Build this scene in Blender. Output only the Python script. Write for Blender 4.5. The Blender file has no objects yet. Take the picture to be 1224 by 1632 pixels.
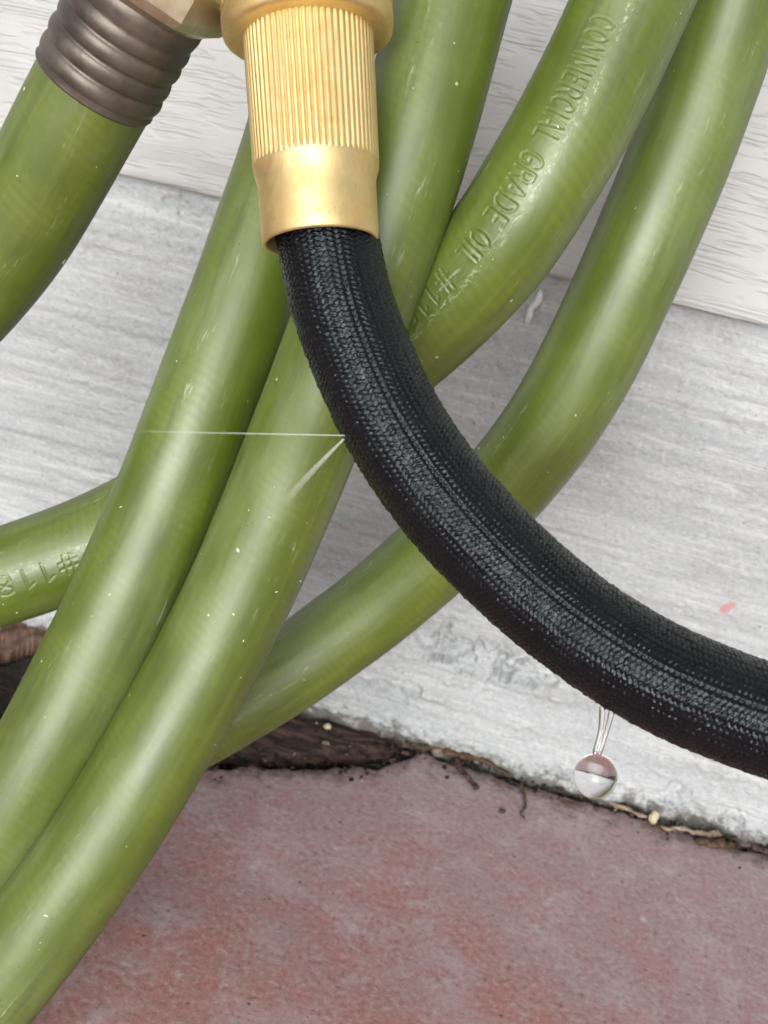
import bpy, bmesh, math, random
import numpy as np
from mathutils import Vector, Matrix, noise

random.seed(7)
rng = np.random.default_rng(7)
SC = bpy.context.scene
COL = SC.collection

# ------------------------------------------------------------------ camera
# World: the house wall stands in the plane y = 0, the slab lies at z = 0, metres.
FPX = 1900.0                                    # focal length, in pixels of a 1224 px wide frame
AX = np.array([.9577, .2546, -.1338]); AX /= np.linalg.norm(AX)      # world x seen from the camera (right, down, forward)
AD = np.array([-.1889, .9077, .375]); AD -= AX * AX.dot(AD); AD /= np.linalg.norm(AD)   # world down
AY = np.cross(AX, AD)                           # into the wall
H_WALL, H_CAM = .350, .223                      # camera distance from the wall, height over the slab
CAM = np.array([0., -H_WALL, H_CAM])

def d2w(p):                                     # camera direction -> world direction
    return np.array([AX.dot(p), AY.dot(p), -AD.dot(p)])

def at(px, py, depth):
    return CAM + d2w(np.array([(px - 612) / FPX, (py - 816) / FPX, 1.]) * depth)

def on_ground(px, py, z=0.):
    r = d2w(np.array([(px - 612) / FPX, (py - 816) / FPX, 1.]))
    return CAM + r * ((z - CAM[2]) / r[2])

def on_wall(px, py, y=0.):
    r = d2w(np.array([(px - 612) / FPX, (py - 816) / FPX, 1.]))
    return CAM + r * ((y - CAM[1]) / r[1])

cam_data = bpy.data.cameras.new('camera')
cam = bpy.data.objects.new('camera', cam_data)
COL.objects.link(cam)
rt, dn, fw = d2w(np.array([1., 0, 0])), d2w(np.array([0, 1., 0])), d2w(np.array([0, 0, 1.]))
cam.matrix_world = Matrix(((rt[0], -dn[0], -fw[0], CAM[0]), (rt[1], -dn[1], -fw[1], CAM[1]),
                           (rt[2], -dn[2], -fw[2], CAM[2]), (0, 0, 0, 1)))
cam_data.sensor_fit = 'HORIZONTAL'
cam_data.sensor_width = 36
cam_data.lens = 36 * FPX / 1224
cam_data.clip_start = .005
cam_data.clip_end = 500
cam_data.dof.use_dof = True
cam_data.dof.focus_distance = .226
cam_data.dof.aperture_fstop = 52
SC.camera = cam

# ------------------------------------------------------------------ sky, sun, exposure
SUN_EL, SUN_AZ = math.radians(13), math.radians(180)        # bright haze low in front of the wall
sun_dir = Vector((math.sin(SUN_AZ) * math.cos(SUN_EL), math.cos(SUN_AZ) * math.cos(SUN_EL), math.sin(SUN_EL)))
W = bpy.data.worlds.new('World')
SC.world = W
W.use_nodes = True
wn, wl = W.node_tree.nodes, W.node_tree.links
wn.clear()
sky = wn.new('ShaderNodeTexSky')
sky.sky_type = 'NISHITA'
sky.sun_disc = False
sky.sun_elevation = SUN_EL
sky.sun_rotation = SUN_AZ
sky.dust_density = 4
hs = wn.new('ShaderNodeHueSaturation')
hs.inputs['Saturation'].default_value = .15                  # grey cloud cover
bg = wn.new('ShaderNodeBackground')
bg.inputs['Strength'].default_value = .13
wo = wn.new('ShaderNodeOutputWorld')
wl.new(sky.outputs[0], hs.inputs['Color'])
wl.new(hs.outputs[0], bg.inputs['Color'])
wl.new(bg.outputs[0], wo.inputs['Surface'])
sun_data = bpy.data.lights.new('sun', 'SUN')
sun_data.energy = 1.4
sun_data.angle = math.radians(40)
sun_data.color = (.93, .98, 1)
sun = bpy.data.objects.new('sun', sun_data)
COL.objects.link(sun)
sun.rotation_euler = (-sun_dir).to_track_quat('-Z', 'Y').to_euler()
SC.view_settings.view_transform = 'Standard'
SC.view_settings.look = 'None'
SC.view_settings.exposure = .4
SC.view_settings.gamma = 1
SC.view_settings.use_curve_mapping = False
SC.cycles.max_bounces = 6
SC.cycles.diffuse_bounces = 2
SC.cycles.glossy_bounces = 2
SC.cycles.use_adaptive_sampling = True
SC.cycles.adaptive_threshold = .02
SC.cycles.transparent_max_bounces = 12
SC.cycles.caustics_refractive = False

# ------------------------------------------------------------------ helpers
def tag(o, label=None, cat=None, group=None, kind=None):
    if label: o['label'] = label
    if cat: o['category'] = cat
    if group: o['group'] = group
    if kind: o['kind'] = kind
    return o

def link(name, me, mat=None, parent=None):
    o = bpy.data.objects.new(name, me)
    COL.objects.link(o)
    if mat: me.materials.append(mat)
    if parent: o.parent = parent
    return o

def empty(name, loc=(0, 0, 0)):
    o = bpy.data.objects.new(name, None)
    o.empty_display_size = .01
    COL.objects.link(o)
    o.location = loc
    return o

def child(o, parent):                            # keep world-space vertices under an Empty that is not at the origin
    o.parent = parent
    o.matrix_parent_inverse = Matrix.Translation(-Vector(parent.location))
    return o

def mesh_np(name, verts, quads, uv=None, smooth=True):
    me = bpy.data.meshes.new(name)
    verts = np.asarray(verts, dtype=np.float32).reshape(-1, 3)
    quads = np.asarray(quads, dtype=np.int32)
    n = len(quads)
    k = quads.shape[1]
    me.vertices.add(len(verts)); me.vertices.foreach_set('co', verts.ravel())
    me.loops.add(n * k); me.loops.foreach_set('vertex_index', quads.ravel())
    me.polygons.add(n)
    me.polygons.foreach_set('loop_start', np.arange(0, n * k, k, dtype=np.int32))
    me.polygons.foreach_set('loop_total', np.full(n, k, dtype=np.int32))
    if smooth: me.polygons.foreach_set('use_smooth', np.ones(n, dtype=bool))
    if uv is not None:
        l = me.uv_layers.new(name='uv')
        l.data.foreach_set('uv', np.asarray(uv, dtype=np.float32).ravel())
    me.update(calc_edges=True)
    me.validate()
    return me

def grid_quads(nr, nc, wrap):
    i = np.arange(nr - 1)[:, None]
    j = np.arange(nc if wrap else nc - 1)[None, :]
    j2 = (j + 1) % nc
    a = i * nc + j; b = i * nc + j2; c = (i + 1) * nc + j2; d = (i + 1) * nc + j
    return np.stack([a, b, c, d], -1).reshape(-1, 4)

def catmull(P, n=40, relax=12):
    P = np.asarray(P, float)
    P = np.vstack([2 * P[0] - P[1], P, 2 * P[-1] - P[-2]])
    out = []
    t = np.linspace(0, 1, n, endpoint=False)[:, None]
    for k in range(1, len(P) - 2):
        p0, p1, p2, p3 = P[k - 1], P[k], P[k + 1], P[k + 2]
        out.append(.5 * (2 * p1 + (p2 - p0) * t + (2 * p0 - 5 * p1 + 4 * p2 - p3) * t ** 2 + (3 * p1 - p0 - 3 * p2 + p3) * t ** 3))
    out.append(P[-2][None])
    Q = np.vstack(out)
    for _ in range(relax):                       # relax small kinks
        Q[1:-1] = .25 * Q[:-2] + .5 * Q[1:-1] + .25 * Q[2:]
    return Q

class Path:
    """A smooth centre line with arc length and a stable frame (n faces the open side of the wall)."""
    def __init__(self, pts, relax=12):
        Q = catmull(pts, relax=relax)
        d = np.linalg.norm(np.diff(Q, axis=0), axis=1)
        self.S = np.concatenate([[0], np.cumsum(d)])
        self.Q = Q
        T = np.gradient(Q, self.S, axis=0)
        for _ in range(20): T[1:-1] = .25 * T[:-2] + .5 * T[1:-1] + .25 * T[2:]
        self.T = T / np.linalg.norm(T, axis=1)[:, None]
        self.len = self.S[-1]
    def ev(self, s):
        c = np.stack([np.interp(s, self.S, self.Q[:, k]) for k in range(3)], -1)
        t = np.stack([np.interp(s, self.S, self.T[:, k]) for k in range(3)], -1)
        t /= np.linalg.norm(t, axis=1)[:, None]
        ref = CAM - c
        n = ref - (ref * t).sum(1)[:, None] * t
        n /= np.linalg.norm(n, axis=1)[:, None]
        return c, t, n, np.cross(t, n)
    def near(self, p):
        return self.S[np.argmin(np.linalg.norm(self.Q - p, axis=1))]

def tube(path, s, nth, rad, name, disp=None, cap=False):
    """rad: float or array per row; disp(S, TH) -> offset array"""
    s = np.asarray(s)
    c, t, n, b = path.ev(s)
    th = np.linspace(-math.pi, math.pi, nth + 1)             # seam at the back, duplicated for the uv
    SS, TT = np.meshgrid(s, th, indexing='ij')
    R = np.broadcast_to(np.asarray(rad, float).reshape(-1, 1) if np.ndim(rad) else np.full((len(s), 1), rad), SS.shape).copy()
    if disp is not None: R += disp(SS, TT)
    R[:, -1] = R[:, 0]
    V = c[:, None] + R[..., None] * (np.cos(TT)[..., None] * n[:, None] + np.sin(TT)[..., None] * b[:, None])
    q = grid_quads(len(s), nth + 1, False)
    q = q[:, ::-1]
    uvv = np.stack([SS, TT], -1).reshape(-1, 2)
    return mesh_np(name, V, q, uvv[q.ravel()])

def lathe(name, axis_o, axis_d, prof, nth=96, rfun=None, x_ref=None, smooth=True, closed=False):
    """prof: list of (along axis, radius); rfun(theta, k) -> extra radius for profile row k"""
    a = np.asarray(axis_d, float); a /= np.linalg.norm(a)
    x = np.array(x_ref if x_ref is not None else CAM - axis_o, float)
    x -= a * a.dot(x); x /= np.linalg.norm(x)
    y = np.cross(a, x)
    th = np.linspace(0, 2 * math.pi, nth, endpoint=False)
    V = []
    for k, (h, r) in enumerate(prof):
        rr = r + (rfun(th, k) if rfun else 0 * th)
        V.append(axis_o + a * h + rr[:, None] * (np.cos(th)[:, None] * x + np.sin(th)[:, None] * y))
    q = grid_quads(len(prof), nth, True)
    return mesh_np(name, np.array(V), q, smooth=smooth)

def vnoise1(x, seed, scale):
    r = np.random.default_rng(seed).random(4096)
    x = np.asarray(x) * scale + 1000
    i = np.floor(x).astype(int); f = x - i; f = f * f * (3 - 2 * f)
    return r[i % 4096] * (1 - f) + r[(i + 1) % 4096] * f

def vnoise2(x, y, seed):
    r = np.random.default_rng(seed).random((256, 256))
    x = np.asarray(x) + 512; y = np.asarray(y) + 512
    i = np.floor(x).astype(int); j = np.floor(y).astype(int)
    f = x - i; g = y - j; f = f * f * (3 - 2 * f); g = g * g * (3 - 2 * g)
    i %= 256; j %= 256; i2 = (i + 1) % 256; j2 = (j + 1) % 256
    return (r[i, j] * (1 - f) + r[i2, j] * f) * (1 - g) + (r[i, j2] * (1 - f) + r[i2, j2] * f) * g

# ------------------------------------------------------------------ materials
class NT:
    def __init__(self, name):
        self.m = bpy.data.materials.new(name)
        self.m.use_nodes = True
        self.n, self.l = self.m.node_tree.nodes, self.m.node_tree.links
        self.p = self.n['Principled BSDF']
        self.out = self.n['Material Output']
    def new(self, t, **kw):
        x = self.n.new(t)
        for k, v in kw.items(): setattr(x, k, v)
        return x
    def set(self, x, k, v):
        if hasattr(v, 'is_linked') or isinstance(v, bpy.types.NodeSocket): self.l.new(v, x.inputs[k])
        else: x.inputs[k].default_value = v
    def coord(self, kind='Object'):
        if not hasattr(self, '_c'): self._c = self.new('ShaderNodeTexCoord')
        return self._c.outputs[kind]
    def map(self, src, scale=(1, 1, 1), loc=(0, 0, 0), rot=(0, 0, 0)):
        x = self.new('ShaderNodeMapping')
        self.l.new(src, x.inputs['Vector'])
        x.inputs['Scale'].default_value = scale; x.inputs['Location'].default_value = loc; x.inputs['Rotation'].default_value = rot
        return x.outputs[0]
    def noise(self, vec, scale=1, detail=3, rough=.55, dist=0):
        x = self.new('ShaderNodeTexNoise')
        self.l.new(vec, x.inputs['Vector'])
        x.inputs['Scale'].default_value = scale; x.inputs['Detail'].default_value = detail
        x.inputs['Roughness'].default_value = rough; x.inputs['Distortion'].default_value = dist
        return x.outputs['Fac']
    def voro(self, vec, scale=1, feature='F1', rnd=1, out='Distance'):
        x = self.new('ShaderNodeTexVoronoi', feature=feature)
        self.l.new(vec, x.inputs['Vector'])
        x.inputs['Scale'].default_value = scale; x.inputs['Randomness'].default_value = rnd
        return x.outputs[out]
    def math(self, op, a, b=0., c=0., clamp=False):
        x = self.new('ShaderNodeMath', operation=op, use_clamp=clamp)
        for k, v in enumerate((a, b, c)): self.set(x, k, v)
        return x.outputs[0]
    def rng(self, v, a, b, c=0., d=1., smooth=True):
        x = self.new('ShaderNodeMapRange', interpolation_type='SMOOTHSTEP' if smooth else 'LINEAR')
        self.set(x, 'Value', v); self.set(x, 'From Min', a); self.set(x, 'From Max', b)
        self.set(x, 'To Min', c); self.set(x, 'To Max', d)
        return x.outputs['Result']
    def mix(self, f, a, b, mode='MIX'):
        x = self.new('ShaderNodeMix', data_type='RGBA', blend_type=mode)
        def s(i, v):
            if isinstance(v, bpy.types.NodeSocket): self.l.new(v, x.inputs[i])
            else: x.inputs[i].default_value = v if not isinstance(v, tuple) or len(v) == 4 else (*v, 1)
        s(0, f); s(6, a); s(7, b)
        return x.outputs[2]
    def bump(self, h, strength, dist, normal=None):
        x = self.new('ShaderNodeBump')
        self.set(x, 'Height', h); x.inputs['Strength'].default_value = strength; x.inputs['Distance'].default_value = dist
        if normal is not None: self.l.new(normal, x.inputs['Normal'])
        return x.outputs[0]
    def P(self, **kw):
        for k, v in kw.items():
            k = k.replace('_', ' ')
            if isinstance(v, tuple) and len(v) == 3 and 'Color' in k: v = (*v, 1)
            self.set(self.p, k, v)
        return self.m
    def sep(self, v):
        x = self.new('ShaderNodeSeparateXYZ'); self.l.new(v, x.inputs[0]); return x.outputs
    def comb(self, x_, y_, z_=0.):
        x = self.new('ShaderNodeCombineXYZ')
        for k, v in enumerate((x_, y_, z_)): self.set(x, k, v)
        return x.outputs[0]

def mat_siding():
    t = NT('siding_paint')
    o = t.coord('Object')
    sx, sy, sz = t.sep(o)
    warp = t.noise(t.map(o, (26, 1, 60)), 1, 1)
    warp2 = t.noise(t.map(o, (12, 1, 8), (3, 0, 1)), 1, 2)
    zz = t.math('ADD', sz, t.math('ADD', t.math('MULTIPLY', warp, .0020), t.math('MULTIPLY', warp2, .012)))
    v = t.comb(t.math('MULTIPLY', sx, 55.), 0., t.math('MULTIPLY', zz, 520.))
    a = t.noise(v, 1, 1.5, .5)
    ridge = t.rng(t.math('ABSOLUTE', t.math('SUBTRACT', a, .5)), 0., .15, 1., 0.)
    keep = t.rng(t.noise(t.map(o, (60, 1, 240), (7, 0, 3)), 1, 2), .47, .58)
    lines = t.math('MULTIPLY', ridge, keep)
    wv = t.comb(t.math('MULTIPLY', sx, 14.), 0., t.math('MULTIPLY', zz, 900.))
    b = t.noise(wv, 1, 0, .5)
    ridge2 = t.rng(t.math('ABSOLUTE', t.math('SUBTRACT', b, .5)), 0., .20, 1., 0.)
    keep2 = t.rng(t.noise(t.map(o, (16, 1, 130), (1, 0, 9)), 1, 1), .5, .62)
    h = t.math('MAXIMUM', lines, t.math('MULTIPLY', ridge2, keep2))
    fine = t.noise(t.map(o, (2500, 2500, 2500)), 1, 2)
    h2 = t.math('SUBTRACT', t.math('MULTIPLY', fine, .05), h)
    stain = t.noise(t.map(o, (30, 30, 50)), 1, 4)
    c = t.mix(t.rng(stain, .35, .7), (.49, .492, .482), (.44, .442, .432))
    specks = t.rng(t.voro(t.map(o, (160, 160, 160)), 1), .0, .03, 1., 0.)
    c = t.mix(t.math('MULTIPLY', specks, .5), c, (.25, .2, .16))
    return t.P(Base_Color=c, Roughness=.5, Normal=t.bump(h2, .6, .0005))

def mat_foundation():
    t = NT('foundation_concrete')
    o = t.coord('Object')
    sx, sy, sz = t.sep(o)
    wob = t.noise(t.map(o, (9, 9, 9)), 1, 2)
    zz = t.math('ADD', sz, t.math('MULTIPLY', wob, .006))
    st = t.noise(t.comb(t.math('MULTIPLY', sx, 13.), 0., t.math('MULTIPLY', zz, 210.)), 1, 3, .6)
    st2 = t.noise(t.comb(t.math('MULTIPLY', sx, 20.), 4., t.math('MULTIPLY', zz, 420.)), 1, 1.5, .5)
    ridge = t.math('MULTIPLY', t.rng(t.math('ABSOLUTE', t.math('SUBTRACT', st2, .5)), 0., .05, 1., 0.), t.rng(st, .40, .62))
    grit = t.noise(t.map(o, (620, 620, 1000)), 1, 4, .72)
    blot = t.noise(t.map(o, (45, 45, 75)), 1, 4, .65)
    c = t.mix(t.rng(st, .30, .70), (.385, .40, .41), (.47, .485, .492))
    c = t.mix(t.math('MULTIPLY', t.rng(blot, .48, .72), .55), c, (.33, .325, .315))
    c = t.mix(t.math('MULTIPLY', ridge, .55), c, (.62, .63, .63))
    c = t.mix(t.math('MULTIPLY', t.rng(grit, .54, .66), .6), c, (.60, .605, .60))
    c = t.mix(t.math('MULTIPLY', t.rng(grit, .45, .33), .55), c, (.25, .25, .245))
    pit = t.rng(t.voro(t.map(o, (190, 190, 190)), 1), .03, .10, 1., 0.)
    pitk = t.math('MULTIPLY', pit, t.rng(t.noise(t.map(o, (70, 70, 70), (4, 4, 4)), 1, 2), .46, .58))
    c = t.mix(t.math('MULTIPLY', pitk, .75), c, (.16, .155, .14))
    chip = t.rng(t.voro(t.map(o, (230, 230, 230), (.3, .1, .7)), 1), .02, .10, 1., 0.)
    chip = t.math('MULTIPLY', chip, t.rng(t.noise(t.map(o, (90, 90, 90), (1, 8, 4)), 1, 2), .52, .62))
    c = t.mix(t.math('MULTIPLY', chip, .8), c, (.74, .73, .70))
    # splash dirt growing up from the joint
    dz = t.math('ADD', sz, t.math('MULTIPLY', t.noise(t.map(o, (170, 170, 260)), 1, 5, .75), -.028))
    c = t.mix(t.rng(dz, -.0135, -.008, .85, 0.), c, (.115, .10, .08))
    # one pink smear of the slab's paint
    P = on_wall(1160, 968)
    dx = t.math('SUBTRACT', sx, float(P[0])); dzp = t.math('SUBTRACT', sz, float(P[2]))
    sk = t.math('SUBTRACT', dx, t.math('MULTIPLY', dzp, .5))
    rr = t.math('SQRT', t.math('ADD', t.math('POWER', t.math('MULTIPLY', sk, 1.3), 2.), t.math('POWER', dzp, 2.)))
    rr = t.math('ADD', rr, t.math('MULTIPLY', t.math('SUBTRACT', t.noise(t.map(o, (260, 260, 260)), 1, 3), .5), .0035))
    c = t.mix(t.rng(rr, .0014, .003, .85, 0.), c, (.52, .25, .25))
    h = t.math('ADD', t.math('MULTIPLY', grit, 1.), t.math('SUBTRACT', t.math('MULTIPLY', ridge, .25), t.math('MULTIPLY', pitk, .8)))
    return t.P(Base_Color=c, Roughness=.85, Normal=t.bump(h, .55, .0008))

def mat_slab():
    t = NT('red_painted_concrete')
    o = t.coord('Object')
    sx, sy, sz = t.sep(o)
    big = t.noise(t.map(o, (30, 30, 30)), 1, 4, .6)
    med = t.noise(t.map(o, (140, 140, 140)), 1, 4, .65, .3)
    fin = t.noise(t.map(o, (560, 560, 560)), 1, 5, .75)
    wear = t.math('ADD', t.math('ADD', big, t.math('MULTIPLY', med, .5)), t.math('MULTIPLY', sy, 3.2))
    c = t.mix(t.rng(wear, .18, .72), (.43, .195, .182), (.39, .275, .272))
    cl = t.noise(t.map(o, (48, 48, 48), (11, 3, 2)), 1, 4, .6)
    c = t.mix(t.math('MULTIPLY', t.rng(cl, .46, .66), .5), c, (.50, .415, .42))
    c = t.mix(t.math('MULTIPLY', t.rng(fin, .51, .64), .6), c, (.50, .43, .43))
    c = t.mix(t.math('MULTIPLY', t.rng(fin, .48, .34), .6), c, (.16, .090, .088))
    fl = t.rng(t.voro(t.map(o, (85, 85, 85)), 1), .0, .34, 1., 0.)
    flk = t.math('MULTIPLY', fl, t.rng(t.noise(t.map(o, (300, 300, 300), (5, 2, 2)), 1, 4), .50, .70))
    c = t.mix(t.math('MULTIPLY', flk, .75), c, (.62, .57, .57))
    sm = t.math('MULTIPLY', t.rng(t.noise(t.map(o, (120, 120, 120), (7, 7, 1)), 1, 5, .7, 0.), .54, .70), t.rng(t.noise(t.map(o, (26, 26, 26), (3, 9, 1)), 1, 2), .42, .56))
    c = t.mix(t.math('MULTIPLY', sm, .5), c, (.55, .50, .50))
    dk = t.rng(t.voro(t.map(o, (120, 120, 120), (.5, .2, .1)), 1), .02, .09, 1., 0.)
    dk = t.math('MULTIPLY', dk, t.rng(t.noise(t.map(o, (60, 60, 60), (9, 2, 2)), 1, 2), .40, .52))
    c = t.mix(t.math('MULTIPLY', dk, .65), c, (.07, .045, .045))
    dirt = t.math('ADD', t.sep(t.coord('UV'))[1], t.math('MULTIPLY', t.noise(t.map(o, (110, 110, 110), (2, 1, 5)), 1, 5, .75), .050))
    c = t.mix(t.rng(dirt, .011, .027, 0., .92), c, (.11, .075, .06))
    h = t.math('ADD', t.math('MULTIPLY', fin, .35), t.math('SUBTRACT', t.math('MULTIPLY', med, 1.0), t.math('MULTIPLY', dk, .5)))
    return t.P(Base_Color=c, Roughness=.7, Normal=t.bump(h, .45, .0008))

def mat_green(band=None):
    t = NT('green_hose_rubber')
    uv = t.coord('UV')
    s, th, _ = t.sep(uv)
    info = t.new('ShaderNodeObjectInfo')
    off = t.math('MULTIPLY', info.outputs['Random'], 7.)
    st = t.math('ADD', s, off)
    A = t.comb(t.math('MULTIPLY', st, 1.), t.math('MULTIPLY', th, .011), 0.)           # metres along / around
    streak = t.noise(t.map(A, (22, 420, 1)), 1, 3, .6)
    cloud = t.noise(t.map(A, (55, 90, 1)), 1, 4, .55)
    mott = t.noise(t.map(A, (330, 420, 1)), 1, 3, .6)
    # reinforcement yarn showing faintly through the cover
    hel = t.math('SINE', t.math('ADD', t.math('MULTIPLY', t.math('ADD', st, t.math('MULTIPLY', cloud, .002)), 3100.), t.math('MULTIPLY', th, 9.)))
    hel = t.math('MULTIPLY', t.math('ADD', hel, 1.), t.rng(cloud, .4, .65, 0., .5))
    c = t.mix(t.rng(cloud, .3, .7), (.076, .114, .005), (.106, .148, .010))
    c = t.mix(t.math('MULTIPLY', t.rng(streak, .45, .75), .55), c, (.135, .176, .034))
    c = t.mix(t.math('MULTIPLY', t.rng(mott, .5, .8), .3), c, (.145, .188, .026))
    c = t.mix(t.math('MULTIPLY', hel, .22), c, (.19, .235, .03))
    chalk = t.noise(t.map(A, (18, 60, 1), (5, 3, 0)), 1, 4, .6)
    c = t.mix(t.math('MULTIPLY', t.rng(chalk, .48, .74), .5), c, (.20, .26, .11))
    smear = t.noise(t.map(A, (30, 260, 1), (6, 2, 0)), 1, 4, .65)
    c = t.mix(t.math('MULTIPLY', t.rng(smear, .52, .7), .45), c, (.055, .066, .016))
    # chalky scuffs and scratches along the hose
    sc = t.noise(t.map(A, (160, 900, 1), (3, 7, 0)), 1, 5, .75, .4)
    sck = t.rng(t.noise(t.map(A, (24, 150, 1), (8, 1, 0)), 1, 2), .54, .68)
    scf = t.math('MULTIPLY', t.rng(sc, .55, .66), sck)
    c = t.mix(t.math('MULTIPLY', scf, .6), c, (.42, .48, .33))
    if band is not None:                                     # rubbed strip beside the lettering
        bd = t.math('ADD', t.math('ABSOLUTE', t.math('SUBTRACT', th, band)), t.math('MULTIPLY', t.noise(t.map(A, (90, 300, 1), (1, 2, 0)), 1, 3), .5))
        cr = t.noise(t.map(A, (700, 1100, 1), (4, 4, 0)), 1, 5, .8, .6)
        bs = t.math('MULTIPLY', t.rng(bd, .24, .36, 1., 0.), t.rng(cr, .5, .6))
        c = t.mix(t.math('MULTIPLY', bs, .6), c, (.45, .52, .33))
    # grime dots
    dv = t.voro(t.map(A, (560, 560, 1)), 1)
    dots = t.math('MULTIPLY', t.rng(dv, .05, .17, 1., 0.), t.rng(t.noise(t.map(A, (60, 160, 1), (2, 5, 0)), 1, 3), .46, .60))
    c = t.mix(t.math('MULTIPLY', dots, .85), c, (.05, .06, .025))
    pv = t.voro(t.map(A, (170, 170, 1), (.4, .9, 0)), 1)
    pal = t.math('MULTIPLY', t.rng(pv, .03, .07, 1., 0.), t.rng(mott, .5, .56))
    c = t.mix(t.math('MULTIPLY', pal, .8), c, (.55, .6, .3))
    rough = t.math('ADD', t.rng(chalk, .3, .7, .42, .54), t.math('MULTIPLY', scf, .25))
    h = t.math('ADD', t.math('MULTIPLY', mott, .5), t.math('ADD', t.math('MULTIPLY', hel, .10), t.math('MULTIPLY', streak, .4)))
    return t.P(Base_Color=c, Roughness=rough, Specular_IOR_Level=1.,
               Normal=t.bump(h, .35, .00025))

def mat_braid():
    t = NT('black_braided_nylon')
    uv = t.coord('UV')
    s, th, _ = t.sep(uv)
    A = t.comb(s, t.math('MULTIPLY', th, .0088), 0.)
    v = t.math('MULTIPLY', t.math('ADD', th, math.pi), 42 / (2 * math.pi))
    sg = t.math('SUBTRACT', 1., t.math('MULTIPLY', t.math('MODULO', t.math('FLOOR', v), 2.), 2.))
    fc = t.math('ADD', t.math('MULTIPLY', s, 1 / .00092), t.math('MULTIPLY', t.math('MULTIPLY', sg, t.math('FRACT', v)), .38))
    fib = t.noise(t.comb(t.math('MULTIPLY', fc, 7.), t.math('MULTIPLY', v, 1.3)), 1, 2, .6)
    big = t.noise(t.map(A, (90, 160, 1)), 1, 3)
    c = t.mix(t.rng(fib, .35, .7), (.0018, .0023, .0030), (.0045, .0056, .0072))
    ro = t.rng(big, .38, .62, .14, .34)
    return t.P(Base_Color=c, Roughness=ro, Specular_IOR_Level=.42, Specular_Tint=(.82, .92, 1., 1.),
               Normal=t.bump(fib, .6, .00016))

def mat_brass():
    t = NT('satin_brass')
    o = t.coord('Object')
    b = t.noise(t.map(o, (140, 140, 140)), 1, 4, .65, .5)
    f = t.noise(t.map(o, (700, 700, 260)), 1, 4, .7)
    c = t.mix(t.rng(b, .35, .7), (.80, .64, .33), (.74, .57, .27))
    c = t.mix(t.math('MULTIPLY', t.rng(f, .56, .74), .55), c, (.55, .37, .17))
    r = t.math('ADD', t.rng(f, .3, .7, .52, .64), t.math('MULTIPLY', t.rng(b, .45, .7), .08))
    return t.P(Base_Color=c, Metallic=1., Roughness=r, Normal=t.bump(f, .18, .0003))

def mat_ferrule():
    t = NT('oxidised_ferrule_metal')
    o = t.coord('Object')
    b = t.noise(t.map(o, (90, 90, 90)), 1, 5, .65)
    f = t.noise(t.map(o, (900, 900, 900)), 1, 3, .7)
    c = t.mix(t.rng(b, .35, .68), (.105, .090, .076), (.185, .160, .135))
    c = t.mix(t.math('MULTIPLY', t.rng(f, .6, .8), .5), c, (.28, .25, .21))
    return t.P(Base_Color=c, Metallic=.7, Roughness=t.rng(b, .3, .7, .40, .55), Normal=t.bump(f, .25, .0002))

def mat_nut():
    t = NT('worn_nut_metal')
    o = t.coord('Object')
    b = t.noise(t.map(o, (120, 120, 120)), 1, 4, .65)
    scr = t.noise(t.map(o, (260, 1600, 120), (0, 0, 0), (.4, .6, .2)), 1, 3, .6)
    c = t.mix(t.rng(b, .3, .7), (.46, .40, .26), (.58, .53, .37))
    c = t.mix(t.math('MULTIPLY', t.rng(scr, .62, .72), .7), c, (.85, .8, .68))
    return t.P(Base_Color=c, Metallic=.9, Roughness=t.rng(b, .3, .7, .28, .4), Normal=t.bump(b, .2, .0004))

def mat_plain(name, col, rough=.7, var=.35, scale=600, bump=.0003):
    t = NT(name)
    o = t.coord('Object')
    a = t.noise(t.map(o, scale if isinstance(scale, tuple) else (scale, scale, scale)), 1, 4, .65)
    c = t.mix(t.rng(a, .3, .7), tuple(x * (1 - var) for x in col), tuple(min(1, x * (1 + var)) for x in col))
    return t.P(Base_Color=c, Roughness=rough, Normal=t.bump(a, .6, bump))

def mat_water():
    t = NT('water')
    return t.P(Base_Color=(1, 1, 1), Roughness=0., IOR=1.333, Transmission_Weight=1.)

def mat_jet():
    t = NT('water_jet')
    tr = t.new('ShaderNodeBsdfTransparent')
    gl = t.new('ShaderNodeBsdfPrincipled')
    gl.inputs['Base Color'].default_value = (.92, .95, .93, 1)
    gl.inputs['Roughness'].default_value = .25
    uv = t.coord('UV')
    s, th, _ = t.sep(uv)
    br = t.noise(t.comb(t.math('MULTIPLY', s, 900.), 0.), 1, 3, .6)
    a = t.math('MULTIPLY', t.rng(s, 0., 1., .24, .0, smooth=False), t.rng(br, .2, .8, .75, 1.15), clamp=True)
    mx = t.new('ShaderNodeMixShader')
    t.l.new(a, mx.inputs[0]); t.l.new(tr.outputs[0], mx.inputs[1]); t.l.new(gl.outputs[0], mx.inputs[2])
    t.l.new(mx.outputs[0], t.out.inputs['Surface'])
    return t.m

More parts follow.
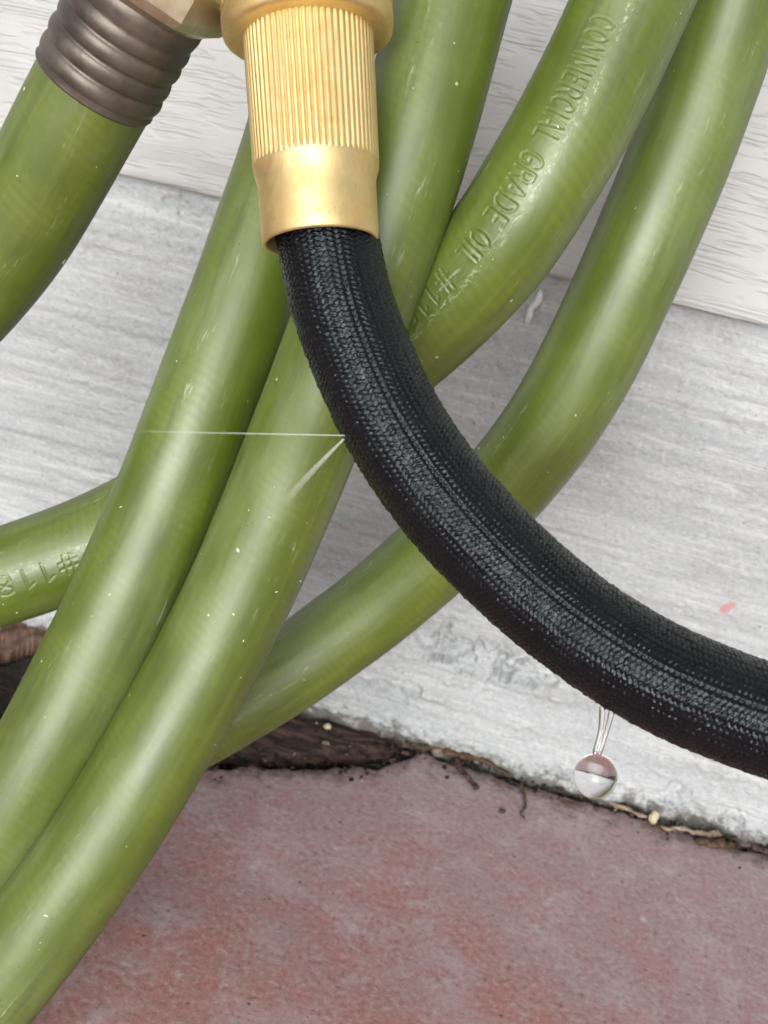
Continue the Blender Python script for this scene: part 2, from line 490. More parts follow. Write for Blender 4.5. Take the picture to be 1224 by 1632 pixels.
M_SIDING, M_FOUND, M_SLAB, M_GREEN, M_BRAID = mat_siding(), mat_foundation(), mat_slab(), mat_green(), mat_braid()
M_GREEN_TEXT = mat_green(-.02)
M_BRASS, M_FERR, M_NUT, M_WATER, M_JET = mat_brass(), mat_ferrule(), mat_nut(), mat_water(), mat_jet()
M_SOIL = mat_plain('wet_soil', (.018, .012, .0095), .9, .6, 500, .001)
M_BARK = mat_plain('dark_wet_bark', (.062, .034, .028), .8, .9, (60, 520, 520), .0012)
M_BARK2 = mat_plain('pale_brown_bark', (.15, .085, .062), .75, .3, 300, .0006)
M_TWIG = mat_plain('brown_twig', (.085, .048, .026), .8, .6, 900)
M_STRAW = mat_plain('dry_straw', (.27, .205, .15), .8, .5, 900)
M_PEBBLE = mat_plain('pale_pebble', (.58, .50, .33), .6, .25, 400)
M_CAULK = mat_plain('white_caulk', (.72, .72, .70), .55, .1, 500)
M_LAWN = mat_plain('lawn_green', (.10, .13, .05), .9, .3, 4, .001)

# ------------------------------------------------------------------ setting: ground, slab, soil
gm = mesh_np('ground', [(-60, -60, -.06), (60, -60, -.06), (60, 60, -.06), (-60, 60, -.06)], [(0, 1, 2, 3)])
tag(link('ground', gm, M_LAWN), kind='structure')

GX = np.concatenate([np.linspace(-4, -.34, 12)[:-1], np.linspace(-.34, .34, 700), np.linspace(.34, 4, 12)[1:]])
EP = np.array([on_ground(*q) for q in ((-90, 1140), (0, 1158), (120, 1185), (345, 1222), (500, 1219), (600, 1221), (645, 1205), (672, 1194), (800, 1236), (900, 1263), (1100, 1320), (1224, 1357))])
gap = -np.interp(GX, EP[:, 0], EP[:, 1])
edge = -gap - .0034 * (vnoise1(GX, 3, 90) - .5) - .0026 * (vnoise1(GX, 4, 330) - .5) - .0008 * (vnoise1(GX, 5, 900) - .5)
rows = [(0., -.045), (0., -.006), (-.0006, -.0022), (-.0018, -.0005), (-.0036, 0.), (-.008, 0.), (-.014, 0.), (-.022, 0.), (-.03, 0.)]
V = []
for dy, z in rows: V.append(np.stack([GX, edge + dy, np.full_like(GX, z) + (.0006 * (vnoise1(GX, 9, 500) - .5) if z < 0 else 0)], -1))
for y in (-.10, -.2, -.4, -1, -4): V.append(np.stack([GX, np.full_like(GX, y), 0 * GX], -1))
V = np.array(V)
q_ = grid_quads(len(V), len(GX), False)[:, ::-1]
suv = np.stack([V[..., 0], V[..., 1] - edge[None, :]], -1).reshape(-1, 2)     # v: distance from the broken edge
slab = mesh_np('pavement', V, q_, suv[q_.ravel()])
tag(link('pavement', slab, M_SLAB), kind='structure')

sx_ = np.linspace(-.36, .36, 420); sy_ = np.linspace(.004, -.05, 40)
XX, YY = np.meshgrid(sx_, sy_, indexing='ij')
ZZ = -.0052 + .0028 * vnoise2(XX * 260, YY * 260, 11) + .0016 * vnoise2(XX * 700, YY * 700, 12) - .010 * np.clip((-YY - .006) / .03, 0, 1)
soil = mesh_np('soil', np.stack([XX, YY, ZZ], -1), grid_quads(420, 40, False)[:, ::-1])
tag(link('soil', soil, M_SOIL), kind='structure')

# ------------------------------------------------------------------ house wall: foundation and lap siding boards
PROUD = .0065
z_board = float(on_wall(600, 377, -PROUD)[2])
wall = empty('house_wall', (0, 0, 0))
tag(wall, 'house wall of grey embossed lap siding over a pale concrete foundation', 'wall')
FX = np.concatenate([np.linspace(-4, -.36, 8)[:-1], np.linspace(-.36, -.17, 60)[:-1], np.linspace(-.17, .19, 820), np.linspace(.19, .36, 60)[1:], np.linspace(.36, 4, 8)[1:]])
FZ = np.concatenate([[-.05, -.012], np.linspace(-.006, z_board + .004, 330), [z_board + .03]])
XX, ZZ = np.meshgrid(FX, FZ, indexing='ij')
ZW = ZZ + .004 * (vnoise2(XX * 12, ZZ * 14, 28) - .5)
YY = -.0012 * (vnoise2(XX * 13, ZW * 230, 21) - .5) - .0009 * (vnoise2(XX * 26, ZW * 460, 22) - .5) - .0006 * (vnoise2(XX * 420, ZZ * 520, 23) - .5) - .0005 * (vnoise2(XX * 900, ZZ * 1000, 27) - .5)
foot = np.clip(1 - ZZ / .016, 0, 1)
YY -= .0030 * foot * (vnoise2(XX * 120, ZZ * 160, 24) - .35 + .8 * (vnoise2(XX * 420, ZZ * 420, 26) - .5))
for (px, py, rad_, dep) in ((700, 1026, .0065, .0030), (765, 1056, .008, .0034), (825, 1076, .006, .0028), (628, 1094, .005, .0026),
                            (1090, 1292, .008, .0016), (1150, 1318, .007, .0016), (310, 320, .006, .0014)):
    c = on_wall(px, py)
    d = np.sqrt(((XX - c[0]) / 1.7) ** 2 + (ZZ - c[2]) ** 2) / rad_ + 1.3 * (vnoise2(XX * 260, ZZ * 420, 25) - .5) + .5 * (vnoise2(XX * 700, ZZ * 900, 29) - .5)
    YY += dep * np.clip((.85 - d) / .16, 0, 1) * (.55 + .9 * vnoise2(XX * 500, ZZ * 700, 30))
fm = mesh_np('foundation', np.stack([XX, YY, ZZ], -1), grid_quads(len(FX), len(FZ), False))
link('foundation', fm, M_FOUND, wall)

EXPO = .165
prof = [(.0005, .004), (-.0045, .0006), (-.0058, .0004), (-PROUD - .0001, .0012), (-PROUD, .003), (-PROUD + .0002, .02)]
for k in range(14):
    z0 = z_board + k * EXPO
    pr = [(y, z0 + z) for y, z in prof] + [(-PROUD + .0055, z0 + EXPO + .012)]
    xs = np.concatenate([np.linspace(-4, -.3, 6)[:-1], np.linspace(-.3, .3, 160), np.linspace(.3, 4, 6)[1:]])
    wob = .0005 * (vnoise1(xs, 31 + k, 60) - .5)
    V = [np.stack([xs, np.full_like(xs, y), np.full_like(xs, z) + (wob if j < 4 else 0)], -1) for j, (y, z) in enumerate(pr)]
    me = mesh_np('siding_board', np.array(V), grid_quads(len(V), len(xs), False)[:, ::-1])
    link('siding_board', me, M_SIDING, wall)

def worm(name, pts, rads, mat, nth=14, lump=0., seed=0, crook=0.):
    if crook:                                    # kinked, uneven stalk
        rr_ = np.random.default_rng(300 + seed)
        q_ = Path(pts); q_ = q_.ev(np.linspace(0, q_.len, 9))[0]
        q_[1:-1] += rr_.normal(0, crook, (7, 3)) * np.array([1, 1, .4])
        pts = list(q_)
    p = Path(pts)
    s = np.linspace(0, p.len, max(24, int(p.len / .0004)))
    r = np.interp(s / p.len, np.linspace(0, 1, len(rads)), rads)
    e = np.minimum(s, p.len - s); r = r * np.sqrt(np.clip(e / (max(rads) * 1.2), 0.0009, 1))
    d = (lambda S, T: lump * (vnoise2(S * 900, T * 1.6, 50 + seed) - .5)) if lump else None
    return tube(p, s, nth, r, name, d)

# dried drip of caulk on the foundation beside the embossed hose
cp = [on_wall(862, 462, -.0012), on_wall(858, 478, -.0016), on_wall(846, 492, -.0014), on_wall(843, 506, -.0014), on_wall(838, 516, -.001)]
link('caulk_drip', worm('caulk_drip', cp, [.0007, .0011, .0008, .001, .0006], M_CAULK, lump=.0004), M_CAULK, wall)

# ------------------------------------------------------------------ green garden hose
D_G = .022
R_G = D_G / 2
def zw(w): return FPX * D_G / w                   # depth at which the hose looks w pixels wide
def pts(lst): return [at(x, y, zw(w)) for x, y, w in lst]

hose = empty('garden_hose', tuple(at(550, 535, zw(170))))
tag(hose, 'coiled green rubber garden hose with brown ribbed metal end', 'hose')

# strokes of the moulded capitals: x right, y up, cap height 1
G = {
 'C': (.62, [[(.60, .80), (.48, .97), (.28, 1), (.08, .82), (.02, .5), (.08, .18), (.28, 0), (.48, .03), (.60, .2)]]),
 'O': (.70, [[(.34, 1), (.12, .85), (.03, .5), (.12, .15), (.34, 0), (.56, .15), (.65, .5), (.56, .85), (.34, 1)]]),
 'M': (.80, [[(.03, 0), (.08, 1), (.38, .25), (.68, 1), (.74, 0)]]),
 'E': (.52, [[(.50, 1), (.04, 1), (.04, 0), (.50, 0)], [(.04, .53), (.40, .53)]]),
 'R': (.60, [[(.04, 0), (.04, 1), (.36, 1), (.52, .86), (.52, .64), (.36, .5), (.04, .5)], [(.30, .5), (.56, 0)]]),
 'I': (.20, [[(.08, 0), (.08, 1)]]),
 'A': (.66, [[(.02, 0), (.31, 1), (.60, 0)], [(.13, .35), (.49, .35)]]),
 'L': (.50, [[(.04, 1), (.04, 0), (.46, 0)]]),
 'G': (.70, [[(.60, .82), (.46, .97), (.28, 1), (.08, .82), (.02, .5), (.08, .18), (.28, 0), (.50, .05), (.60, .2), (.60, .45), (.36, .45)]]),
 'D': (.66, [[(.04, 0), (.04, 1), (.30, 1), (.52, .84), (.60, .5), (.52, .16), (.30, 0), (.04, 0)]]),
 '#': (.66, [[(.20, 0), (.26, 1)], [(.42, 0), (.48, 1)], [(.04, .34), (.62, .34)], [(.06, .66), (.64, .66)]]),
 '1': (.40, [[(.24, 0), (.24, 1), (.02, .78)]]),
 '8': (.60, [[(.29, 1), (.10, .90), (.08, .70), (.29, .53), (.52, .30), (.48, .08), (.29, 0), (.10, .08), (.06, .30), (.29, .53), (.50, .70), (.48, .90), (.29, 1)]]),
 ' ': (.40, []),
}
def layout(text, s0, s1):
    adv = [G[c][0] + .20 for c in text]
    k = (s1 - s0) / sum(adv)
    segs, x = [], s0
    for c, a in zip(text, adv):
        for pl in G[c][1]:
            for p, q in zip(pl[:-1], pl[1:]):
                segs.append((x + p[0] * k, p[1], x + q[0] * k, q[1]))
        x += a * k
    return segs

def text_disp(segs, height, th_of_s, depth=.00013, half=.00023):
    def f(S, T):
        out = np.full(S.shape, 9.)
        Y = -(T - th_of_s(S)) * R_G                # cap height runs towards -theta
        for x0, y0, x1, y1 in segs:
            y0m, y1m = (y0 - .5) * height, (y1 - .5) * height
            rows_ = np.where((S[:, 0] > min(x0, x1) - .0015) & (S[:, 0] < max(x0, x1) + .0015))[0]
            if not len(rows_): continue
            a, b = rows_[0], rows_[-1] + 1
            sx, sy = S[a:b], Y[a:b]
            ex, ey = x1 - x0, y1m - y0m
            L2 = ex * ex + ey * ey + 1e-12
            u = np.clip(((sx - x0) * ex + (sy - y0m) * ey) / L2, 0, 1)
            d = np.hypot(sx - x0 - u * ex, sy - y0m - u * ey)
            out[a:b] = np.minimum(out[a:b], d)
        g = np.clip((half * 1.7 - out) / (half * 1.4), 0, 1)
        lip = np.exp(-((out - half * 2.1) / (half * .8)) ** 2)
        return -depth * g * g * (3 - 2 * g) + depth * .28 * lip
    return f

def ripple(seed, amp=.00015):
    def f(S, T):
        return amp * (vnoise2(S * 70, T * 1.1 + 9, seed) - .5) * 2 + .00001 * np.sin(S * 2350 + T * 6) * vnoise2(S * 40, T * 2 + 5, seed + 40)
    return f

LOOPS = {}
def hose_loop(key, control, label, seed, extra=None, dense=None):
    p = Path(pts(control), 1100)
    s = np.arange(0, p.len, .0009)
    if dense is not None:
        rs = [s]
        for a, b in dense(p): rs.append(np.arange(a, b, .00016))
        s = np.unique(np.concatenate(rs))
        s = s[np.concatenate([[True], np.diff(s) > 4e-5])]
    rp = ripple(seed)
    ex = extra(p) if extra else None
    disp = (lambda S, T: rp(S, T) + ex(S, T)) if ex else rp
    me = tube(p, s, 288 if dense else 128, R_G, 'hose_length', disp)
    o = link('hose_length', me, M_GREEN_TEXT if dense else M_GREEN)
    child(o, hose)
    o['label'] = label
    LOOPS[key] = p
    return o

# rear loop, furthest right
hose_loop('right', [(1215, -170, 172), (1190, -80, 170), (1150, 60, 168), (1103, 203, 166), (1046, 338, 164), (979, 495, 160), (891, 668, 154),
                    (799, 782, 147), (680, 901, 140), (560, 997, 137), (453, 1076, 135), (312, 1159, 133), (170, 1235, 130), (30, 1300, 131), (-120, 1365, 132)],
          'rearmost length, sweeping from the upper right down to the slab', 61)

# embossed loop: upper right to far left
def emboss(p):
    sC = p.near(at(945, 62, zw(187))); sE = p.near(at(766, 426, zw(184))); sH = p.near(at(758, 436, zw(180))); s8 = p.near(at(690, 512, zw(172)))
    segs = layout('COMMERCIAL GRADE OIL', sC, sE)
    segs += layout('#118', sH, s8)
    a = p.near(at(136, 880, zw(155))); b = p.near(at(4, 925, zw(156)))
    segs += layout('#118', a, b)
    sM = p.near(at(400, 735, zw(160)))
    th = lambda S: np.where(S < sM, .31, -.20)
    return text_disp(segs, .0044, th)
def emb_rng(p):
    return [(p.near(at(975, 0, zw(187))), p.near(at(640, 560, zw(170)))), (p.near(at(190, 850, zw(155))), p.near(at(-20, 930, zw(156))))]
hose_loop('text', [(1080, -160, 190), (1045, -80, 189), (990, 40, 188), (924, 183, 187), (856, 297, 186), (798, 390, 182), (723, 474, 176), (640, 553, 169),
                   (525, 643, 161), (400, 727, 157), (290, 795, 155), (180, 852, 155), (90, 890, 156), (0, 921, 156), (-110, 950, 156)],
          'length with moulded capitals ending in #118', 62, emboss, emb_rng)

# the two lengths running side by side in front
hose_loop('mid', [(590, -210, 160), (556, -80, 162), (516, 70, 164), (474, 223, 166), (428, 360, 167), (381, 490, 168), (296, 721, 168), (259, 814, 168), (165, 1020, 168),
                  (77, 1191, 168), (-18, 1345, 165), (-120, 1500, 164)],
          'left one of two lengths lying side by side', 63)
hose_loop('front', [(790, -210, 176), (757, -120, 185), (723, -15, 186), (668, 207, 186), (610, 370, 185), (550, 535, 182), (477, 721, 175), (412, 880, 172), (338, 1037, 170), (216, 1260, 170),
                    (65, 1478, 170), (-70, 1650, 166), (-200, 1800, 165)],
          'right one of two lengths lying side by side, passing behind the black hose', 64)

# upper left length with its metal end
f0 = at(155, 131, zw(193))
f_dir = d2w(np.array([-.57, .68, .46])); f_dir /= np.linalg.norm(f_dir)
end_pts = [f0 - f_dir * .03, f0 - f_dir * .015, f0, f0 + f_dir * .012]
tail = [at(24, 373, zw(179)), at(-72, 490, zw(173)), at(-210, 630, zw(168)), at(-360, 770, zw(165))]
pe = Path(end_pts + tail, 200)
s = np.arange(.012, pe.len, .0009)
o = link('hose_length', tube(pe, s, 160, R_G, 'hose_length', ripple(65)), M_GREEN)
child(o, hose); o['label'] = 'dusty length at the upper left with a brown metal end'
LOOPS['end'] = pe

# ferrule: crimped ribs, slightly slanted
fa = -f_dir
prof = [(-.0010, R_G + .0001), (-.0010, R_G + .0004), (-.0006, R_G + .0006)]
rib = .0035
for k in range(4):
    for u in np.linspace(0, 1, 11)[:-1]:
        prof.append((.0003 + (k + u) * rib, R_G + .00015 + .0007 * math.sin(math.pi * u) ** .6))
prof += [(4 * rib + .0003, R_G + .0006), (4 * rib + .0022, R_G + .0010), (4 * rib + .0050, R_G + .0009), (4 * rib + .0056, R_G - .001), (4 * rib + .0056, .002)]
me = lathe('ferrule', f0, fa, prof, 128, lambda th, k: .00006 * np.sin(3 * th + k * .3))
ferr = link('ferrule', me, M_FERR); child(ferr, hose)
ferr['label'] = 'brown ribbed metal ferrule crimped on the hose end'

# hexagonal coupling nut above the ferrule
n0 = f0 + fa * (4 * rib + .0036)
x_ref = d2w(np.array([.93, .30, -.35]))
def hexr(amount):
    def f(th, k):
        a = (th + math.pi / 6) % (math.pi / 3) - math.pi / 6
        return amount[k] * (1 / np.cos(a) - 1.0)
    return f
rn = .0135
hp = [(0, .006), (0, rn - .0030), (.0003, rn - .0016), (.0016, rn - .0004), (.0034, rn), (.013, rn), (.0145, rn - .0006), (.0152, rn - .002), (.0152, .006)]
amt = [0, 0, .2 * rn, .62 * rn, .96 * rn, .96 * rn, .8 * rn, .2 * rn, 0]
me = lathe('coupling_nut', n0, fa, hp, 192, hexr(amt), x_ref)
for p_ in me.polygons: p_.use_smooth = False
nut = link('coupling_nut', me, M_NUT); child(nut, hose)
nut['label'] = 'worn hexagonal metal nut above the ferrule'

# ------------------------------------------------------------------ black braided hose with brass coupling
D_B = .0176
R_B = D_B / 2
bl = [(500, 300, .2065), (514, 340, .2063), (526, 398, .206), (545, 487, .2052), (588, 600, .204), (634, 690, .2032), (702, 788, .2025), (795, 890, .2015), (895, 978, .199),
      (1018, 1060, .194), (1130, 1113, .190), (1224, 1148, .187), (1340, 1182, .184), (1480, 1212, .182)]
bhose = empty('braided_water_hose', tuple(at(795, 890, .2015)))
tag(bhose, 'black braided fabric hose bending out of a knurled brass coupling', 'hose')
bp = Path([at(*q) for q in bl], 300)
NCOL, PITCH = 42, .00092
def braid(S, T):
    u = S / PITCH + .9 * (vnoise2(S * 160, T * 4 + 4, 74) - .5)
    v = (T + math.pi) / (2 * math.pi) * NCOL
    h = np.zeros(S.shape)
    col = np.floor(v).astype(int)
    for dc in (-1, 0, 1):
        cc = col + dc
        sgn = np.where(cc % 2 == 0, 1., -1.)
        fv = v - cc - .5                          # across the column, -0.5..0.5 inside
        uu = u + np.where(cc % 2 == 0, 0., .5) + sgn * fv * .38
        k = np.round(uu)
        fu = uu - k
        amp = .50 + .95 * vnoise2(k * 1.37 + .5, cc * 2.11 + .5, 71)
        q = (fu / .50) ** 2 + (fv / .66) ** 2
        h = np.maximum(h, amp * np.sqrt(np.clip(1 - q, 0, 1)))
    out = .00027 * h - .00016 + .00007 * (vnoise2(S * 2600, T * 60, 73) - .5)
    out -= .00016 * np.exp(-((T + math.pi / 21) / .035) ** 2)                # seam of the sleeve
    out += .00034 * (vnoise2(S * 75, T * 1.6 + 3, 72) - .5)
    return out
s_dent = bp.near(at(545, 660, .204))
def braid_all(S, T):
    out = braid(S, T)
    out -= .0009 * np.exp(-((S - s_dent) / .0045) ** 2) * np.exp(-((np.abs(T) - 1.55) / .5) ** 2) * (T > 0) * 0
    return out
s = np.arange(0, bp.len, PITCH / 8)
sleeve = link('braided_sleeve', tube(bp, s, NCOL * 8, R_B, 'braided_sleeve', braid_all), M_BRAID)
child(sleeve, bhose)

# brass coupling: axis from the mouth up
b_lo = at(511, 387, .2035)
b_ax = d2w(np.array([-.062, -1, .055])); b_ax /= np.linalg.norm(b_ax)
k_ = .2035 / FPX
L = lambda px: px * k_ * 1.02
coup = link('brass_coupling', lathe('brass_coupling', b_lo, b_ax,
    [(L(60), .0089), (L(2), .0091), (-.00005, .0093), (-.0001, .00965), (.0003, .00995), (L(20), .01003), (L(70), .01006), (L(92), .0101), (L(103), .0104), (L(112), .01075), (L(118), .0108)], 160), M_BRASS)
child(coup, bhose)
coup['label'] = 'satin brass coupling gripping the black hose'
NR = 62
def knurl(cut):
    def f(th, k):
        return -cut[k] * (.5 + .5 * np.cos(th * NR + .15 * np.sin(th * 7))) ** 3
    return f
kp = [(L(116), .0106), (L(118), .01075), (L(121), .01085), (L(128), .01088), (L(318), .01126), (L(328), .01126), (L(338), .0110)]
cut = [0, .0, .00010, .00045, .00045, .0003, 0]
grip = link('knurled_grip', lathe('knurled_grip', b_lo, b_ax, kp, NR * 10, knurl(cut)), M_BRASS)
grip.parent = coup
cp_ = [(L(327), .0106), (L(331), .0118), (L(328), .0134), (L(329), .0141), (L(333), .01462), (L(341), .0148), (L(361), .01485), (L(367), .0145), (L(371), .0145)]
ring = link('swivel_collar', lathe('swivel_collar', b_lo, b_ax, cp_, 160), M_BRASS)
ring.parent = coup
kp2 = [(L(368), .0144), (L(371), .01475), (L(375), .0149), (L(470), .0149), (L(474), .0145), (L(476), .008)]
ring2 = link('knurled_ring', lathe('knurled_ring', b_lo, b_ax, kp2, 700, lambda th, k: -[0, .0001, .0005, .0005, 0, 0][k] * (.5 + .5 * np.cos(th * 70)) ** 3), M_BRASS)
ring2.parent = coup

# ------------------------------------------------------------------ water: hanging drop, leak jets, beads
def drop_mesh():
    c = at(949, 1237, .1935)
    top = at(966, 1135, .1935)
    r = 35 * .1935 / FPX
    dirv = (top - c); Ln = np.linalg.norm(dirv); dirv /= Ln
    pr = [(-r, 1e-5)]
    for a in np.linspace(-math.pi / 2 + .10, math.pi / 2 - .10, 40): pr.append((r * math.sin(a), r * math.cos(a)))
    pr.append((r * 1.02, 1e-5))
    me = lathe('water_drop', c, dirv, pr, 48, None, x_ref=(1, 0, 0))
    return me
dp = link('water_drop', drop_mesh(), M_WATER)
for a_, b_, c_ in (((961, 1120), (957, 1165), (947, 1206)), ((977, 1126), (966, 1168), (953, 1206))):
    tp = [at(*a_, .1925), at(*b_, .1932), at(*c_, .1935)]
    th_ = link('water_thread', worm('water_thread', tp, [.00060, .00042, .00050], M_WATER, 12), M_WATER)
    th_.parent = dp
tag(dp, 'clear round water drop hanging on thin threads below the black hose', 'water drop')

leak = at(549, 694, .1985)
def jet(name, ends, r0, r1, label):
    p = Path([np.array(e) for e in ends])
    n = 120
    s = np.linspace(0, p.len, n)
    c, t, nn, b = p.ev(s)
    th = np.linspace(0, 2 * math.pi, 9)
    r = np.linspace(r0, r1, n) * (1 + .25 * (vnoise1(s, 81, 1500) - .5))
    V = c[:, None] + r[:, None, None] * (np.cos(th)[None, :, None] * nn[:, None] + np.sin(th)[None, :, None] * b[:, None])
    q = grid_quads(n, 9, False)[:, ::-1]
    U = np.stack(np.meshgrid(s / p.len, th, indexing='ij'), -1).reshape(-1, 2)
    o = link(name, mesh_np(name, V, q, U[q.ravel()]), M_JET)
    tag(o, label, 'water jet', 'fine leaks spraying from the black hose')
jet('water_jet', [leak, (leak + at(200, 687, .209)) / 2, at(200, 687, .209)], .00013, .00024, 'thin level water jet spraying left from the black hose')
jet('water_jet', [leak + np.array([0, 0, -.0006]), (leak + at(448, 806, .207)) / 2, at(448, 806, .207)], 0.0002, .0009, 'short water jet spraying down left from the black hose')

def beads():
    bm = bmesh.new()
    def bead(c, n, t, r, el):
        n = Vector(n); t = Vector(t)
        b = n.cross(t)
        ico = bmesh.ops.create_icosphere(bm, subdivisions=2, radius=1.)
        for v in ico['verts']:
            x, y, z = v.co
            v.co = Vector(c) + t * (x * r * el) + b * (y * r) + n * (z * r * .55)
    for key, n_ in (('front', 34), ('mid', 30), ('text', 26), ('right', 18), ('end', 16)):
        p = LOOPS[key]
        ss = rng.uniform(0, p.len, n_)
        c, t, n, b = p.ev(ss)
        for i in range(n_):
            a = rng.uniform(-1.3, 1.3)
            nr = n[i] * math.cos(a) + b[i] * math.sin(a)
            r = float(rng.choice([.00008, .00012, .00016, .00022, .00032], p=[.3, .3, .22, .14, .04]))
            tt = t[i] * math.cos(k := rng.uniform(0, 3.1)) + np.cross(nr, t[i]) * math.sin(k)
            bead(c[i] + nr * R_G, nr, tt, r, rng.uniform(1, 2.8))
    me = bpy.data.meshes.new('water_beads')
    bm.to_mesh(me); bm.free()
    for p_ in me.polygons: p_.use_smooth = True
    return me
M_BEAD = NT('water_bead').P(Base_Color=(.86, .88, .72), Roughness=.12, IOR=1.333, Transmission_Weight=.35)
tag(link('water_beads', beads(), M_BEAD), 'tiny spray beads and specks sprinkled over the green hose', 'water beads', kind='stuff')

# ------------------------------------------------------------------ debris in the joint
def lump(name, c, size, rot, mat, seed, sub=3, rough=.35, freq=1.6, flat=False):
    bm = bmesh.new()
    bmesh.ops.create_icosphere(bm, subdivisions=sub, radius=1.)
    for v in bm.verts:
        n = noise.fractal(v.co * freq + Vector((seed * 3.1, seed, 0)), 1., 2., 4)
        v.co *= 1 + rough * n
        if flat: v.co.z = max(-.6, min(.6, v.co.z))
        v.co = Vector((v.co.x * size[0], v.co.y * size[1], v.co.z * size[2]))
    me = bpy.data.meshes.new(name)
    bm.to_mesh(me); bm.free()
    for p_ in me.polygons: p_.use_smooth = True
    o = link(name, me, mat)
    o.location = tuple(c); o.rotation_euler = rot
    return o

def gpoly(lst, z): return [on_ground(x, y, z) for x, y in lst]
def twig(lst, z, rads, mat, label, name='twig', seed=0, group='plant scraps lying along the joint'):
    o = link(name, worm(name, gpoly(lst, z), [r * f for r, f in zip(np.interp(np.linspace(0, 1, 12), np.linspace(0, 1, len(rads)), rads), np.random.default_rng(400 + seed).uniform(.5, 1.15, 12))], mat, 10, lump=.0006, seed=seed, crook=.0005), mat)
    return tag(o, label, 'plant debris', group)

twig([(925, 1262), (965, 1275), (1000, 1292), (1032, 1302)], .0009, [.0004, .0007, .0007, .0005], M_STRAW, 'beige straw lying in the joint below the hanging water drop', 'straw', 1)
twig([(1052, 1316), (1100, 1325), (1150, 1332)], .0012, [.0006, .0010, .0013], M_STRAW, 'pinkish beige straw right of the pale pebble', 'straw', 2)
twig([(1108, 1338), (1140, 1345), (1172, 1346)], .001, [.0009, .0014, .0009], M_TWIG, 'short dark brown twig lying under the straw by the pebble', 'twig', 3)
twig([(832, 1248), (835, 1275), (837, 1305)], .0008, [.0008, .0005, .0004], M_TWIG, 'thin upright brown twig pointing away from the wall', 'twig', 4)
twig([(724, 1208), (740, 1232), (762, 1258)], .001, [.0011, .0009, .0013], M_BARK, 'forked dark twig left of the thin upright twig', 'twig', 5)
twig([(648, 1188), (690, 1194), (760, 1212), (815, 1238)], .0012, [.0008, .0012, .0010, .0006], M_TWIG, 'long brown twig lying against the foundation', 'twig', 6)
twig([(1190, 1345), (1215, 1352), (1250, 1360)], .001, [.0008, .0012, .001], M_BARK, 'dark twig at the right edge of the photograph', 'twig', 7)
tag(lump('pebble', on_ground(1042, 1303, .0022), (.0014, .0016, .0026), (.2, .1, .3), M_PEBBLE, 2, rough=.25), 'pale yellow pebble standing among the straw', 'pebble')
tag(lump('pebble', on_ground(800, 1293, .0004), (.0011, .0009, .0008), (0, 0, .5), M_BARK, 3), 'small dark crumb on the slab left of the upright twig', 'pebble')
tag(lump('pebble', on_ground(522, 1158, .0005), (.0013, .0010, .0010), (0, 0, .2), M_PEBBLE, 5), 'yellowish pebble in the dark gap, upper of two', 'pebble')
tag(lump('pebble', on_ground(520, 1186, .0002), (.0011, .0013, .0009), (0, 0, 1.2), M_STRAW, 6), 'yellowish pebble in the dark gap, lower of two', 'pebble')
tag(lump('pebble', on_ground(697, 1196, .0012), (.0014, .0010, .0009), (0, 0, .8), M_STRAW, 7), 'tan crumb lying on the long twig', 'pebble')

def bark(name, quad, z, mat, seed, label, thick=.003):
    """a ridged strip between two ground polylines (front, back)"""
    nu, nv = 90, 26
    A = Path(gpoly(quad[0], z)); B = Path(gpoly(quad[1], z))
    a = A.ev(np.linspace(0, A.len, nu))[0]; b = B.ev(np.linspace(0, B.len, nu))[0]
    v = np.linspace(0, 1, nv)
    P = a[:, None] * (1 - v)[None, :, None] + b[:, None] * v[None, :, None]
    U, Vv = np.meshgrid(np.linspace(0, 1, nu), v, indexing='ij')
    prof = np.sin(np.pi * Vv) ** .5 * np.sin(np.pi * np.clip(U, 0.0, 1)) ** .35
    top = P.copy()
    top[..., 2] += thick * prof * (.35 + .9 * vnoise2(U * 5, Vv * 9, seed)) + .0016 * vnoise2(U * 5, Vv * 11, seed + 1) + .0005 * vnoise2(U * 30, Vv * 20, seed + 4)
    rag = (vnoise2(U * 22, Vv * 3, seed + 2) - .5) * .0020 + (vnoise2(U * 60, Vv * 4, seed + 3) - .5) * .0007
    top[..., 1] += rag; 
    bot = top.copy(); bot[..., 2] = z - .0035
    bot = bot[:, ::-1]
    ring = np.concatenate([top, bot], 1)
    me = mesh_np(name, ring, grid_quads(nu, 2 * nv, True))
    return tag(link(name, me, mat), label, 'bark', 'bark scraps in the joint')
bark('bark_strip', ([(300, 1205), (400, 1215), (500, 1216), (600, 1212), (640, 1200)], [(330, 1130), (420, 1142), (500, 1152), (590, 1172), (645, 1186)]), -.0035, M_BARK, 90,
     'dark wet bark strip in the gap right of the green hose', .0034)
bark('bark_strip', ([(-60, 1050), (-10, 1048), (40, 1036), (80, 1026)], [(-60, 1000), (-10, 992), (40, 985), (70, 990)]), -.001, M_BARK2, 95,
     'light reddish brown bark piece under the hose at the left edge', .004)

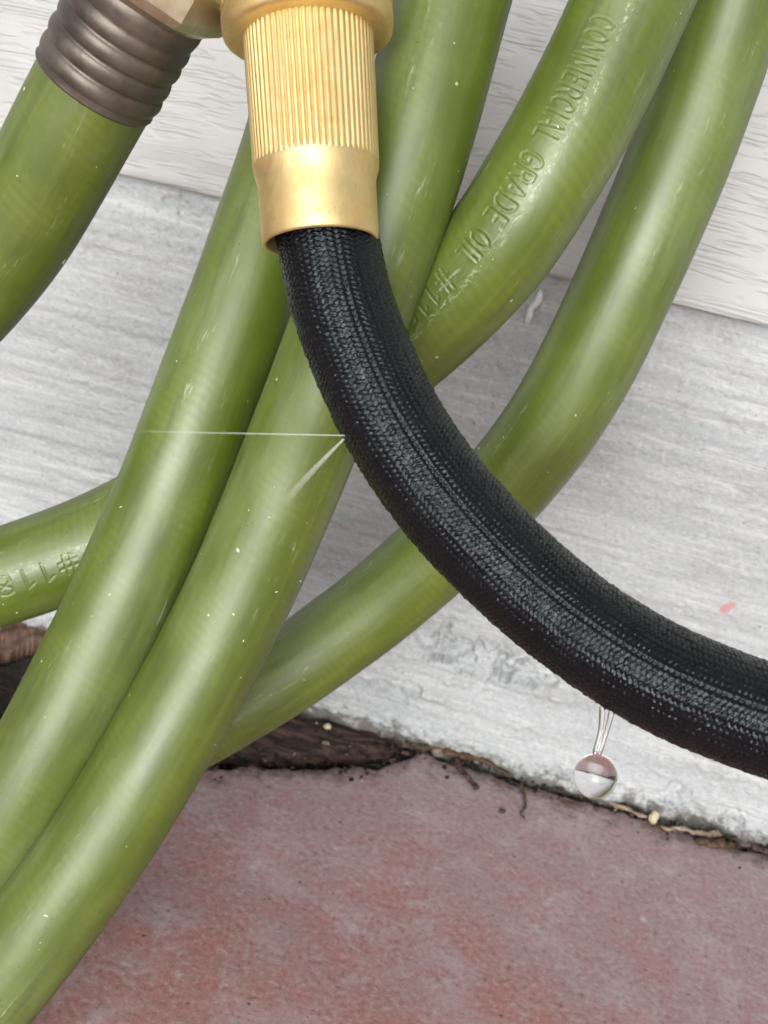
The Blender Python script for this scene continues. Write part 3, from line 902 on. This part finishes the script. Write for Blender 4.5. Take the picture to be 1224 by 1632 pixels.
def crumbs():
    bm = bmesh.new()
    for k in range(1700):
        x = rng.uniform(-.20, .20)
        e = np.interp(x, GX, edge)
        if rng.random() < .75: y = rng.uniform(e - .0015, -.0002); z = np.interp(y, [e - .002, e, 0], [.0002, -.0008, .0006])
        else: y = e - abs(rng.normal(0, .004)); z = .0001
        r = float(np.clip(rng.lognormal(-8.0, .55), .00015, .0013))
        ico = bmesh.ops.create_icosphere(bm, subdivisions=1, radius=1.)
        sc = rng.uniform(.6, 1.4, 3)
        for v in ico['verts']:
            v.co = Vector((v.co.x * sc[0] * rng.uniform(.8, 1.2), v.co.y * sc[1] * rng.uniform(.8, 1.2), v.co.z * sc[2] * .8)) * r + Vector((x, y, z))
        mi = int(rng.choice([0, 1, 2], p=[.66, .27, .07]))
        for f in {f for v in ico['verts'] for f in v.link_faces}: f.material_index = mi
    me = bpy.data.meshes.new('soil_crumbs')
    bm.to_mesh(me); bm.free()
    return me
o = link('soil_crumbs', crumbs(), M_SOIL)
o.data.materials.append(M_TWIG); o.data.materials.append(M_STRAW)
tag(o, 'dark soil crumbs and grit strewn along the joint', 'soil', kind='stuff')

def fibres():
    V, Q, n0 = [], [], 0
    for k in range(150):
        x = rng.uniform(-.19, .19)
        e = float(np.interp(x, GX, edge))
        c = np.array([x, rng.uniform(e - .006, -.0005), rng.uniform(.0001, .0009)])
        a = rng.normal(0, .5) + (math.pi if rng.random() < .5 else 0)
        Ln = rng.uniform(.002, .009)
        pth = [c]
        for j in range(5):
            a += rng.normal(0, .45)
            pth.append(pth[-1] + np.array([math.cos(a), math.sin(a) * .6, rng.normal(0, .15)]) * Ln / 5)
        P = np.array(pth)
        P[:, 1] = np.minimum(P[:, 1], -.0004); P[:, 2] = np.maximum(P[:, 2], -.001)
        r = rng.uniform(.00008, .00026)
        T = np.gradient(P, axis=0); T /= np.linalg.norm(T, axis=1)[:, None] + 1e-9
        nn = np.cross(T, [0, 0, 1.]); nn /= np.linalg.norm(nn, axis=1)[:, None] + 1e-9
        bb = np.cross(T, nn)
        for j in range(6):
            for g in range(4): V.append(P[j] + r * (1 - .1 * j) * (math.cos(g * 1.571) * nn[j] + math.sin(g * 1.571) * bb[j]))
        Q.append(grid_quads(6, 4, True) + n0); n0 += 24
    return mesh_np('root_fibres', np.array(V), np.vstack(Q))
tag(link('root_fibres', fibres(), M_TWIG), 'fine brown root fibres tangled along the joint', 'root fibres', kind='stuff')
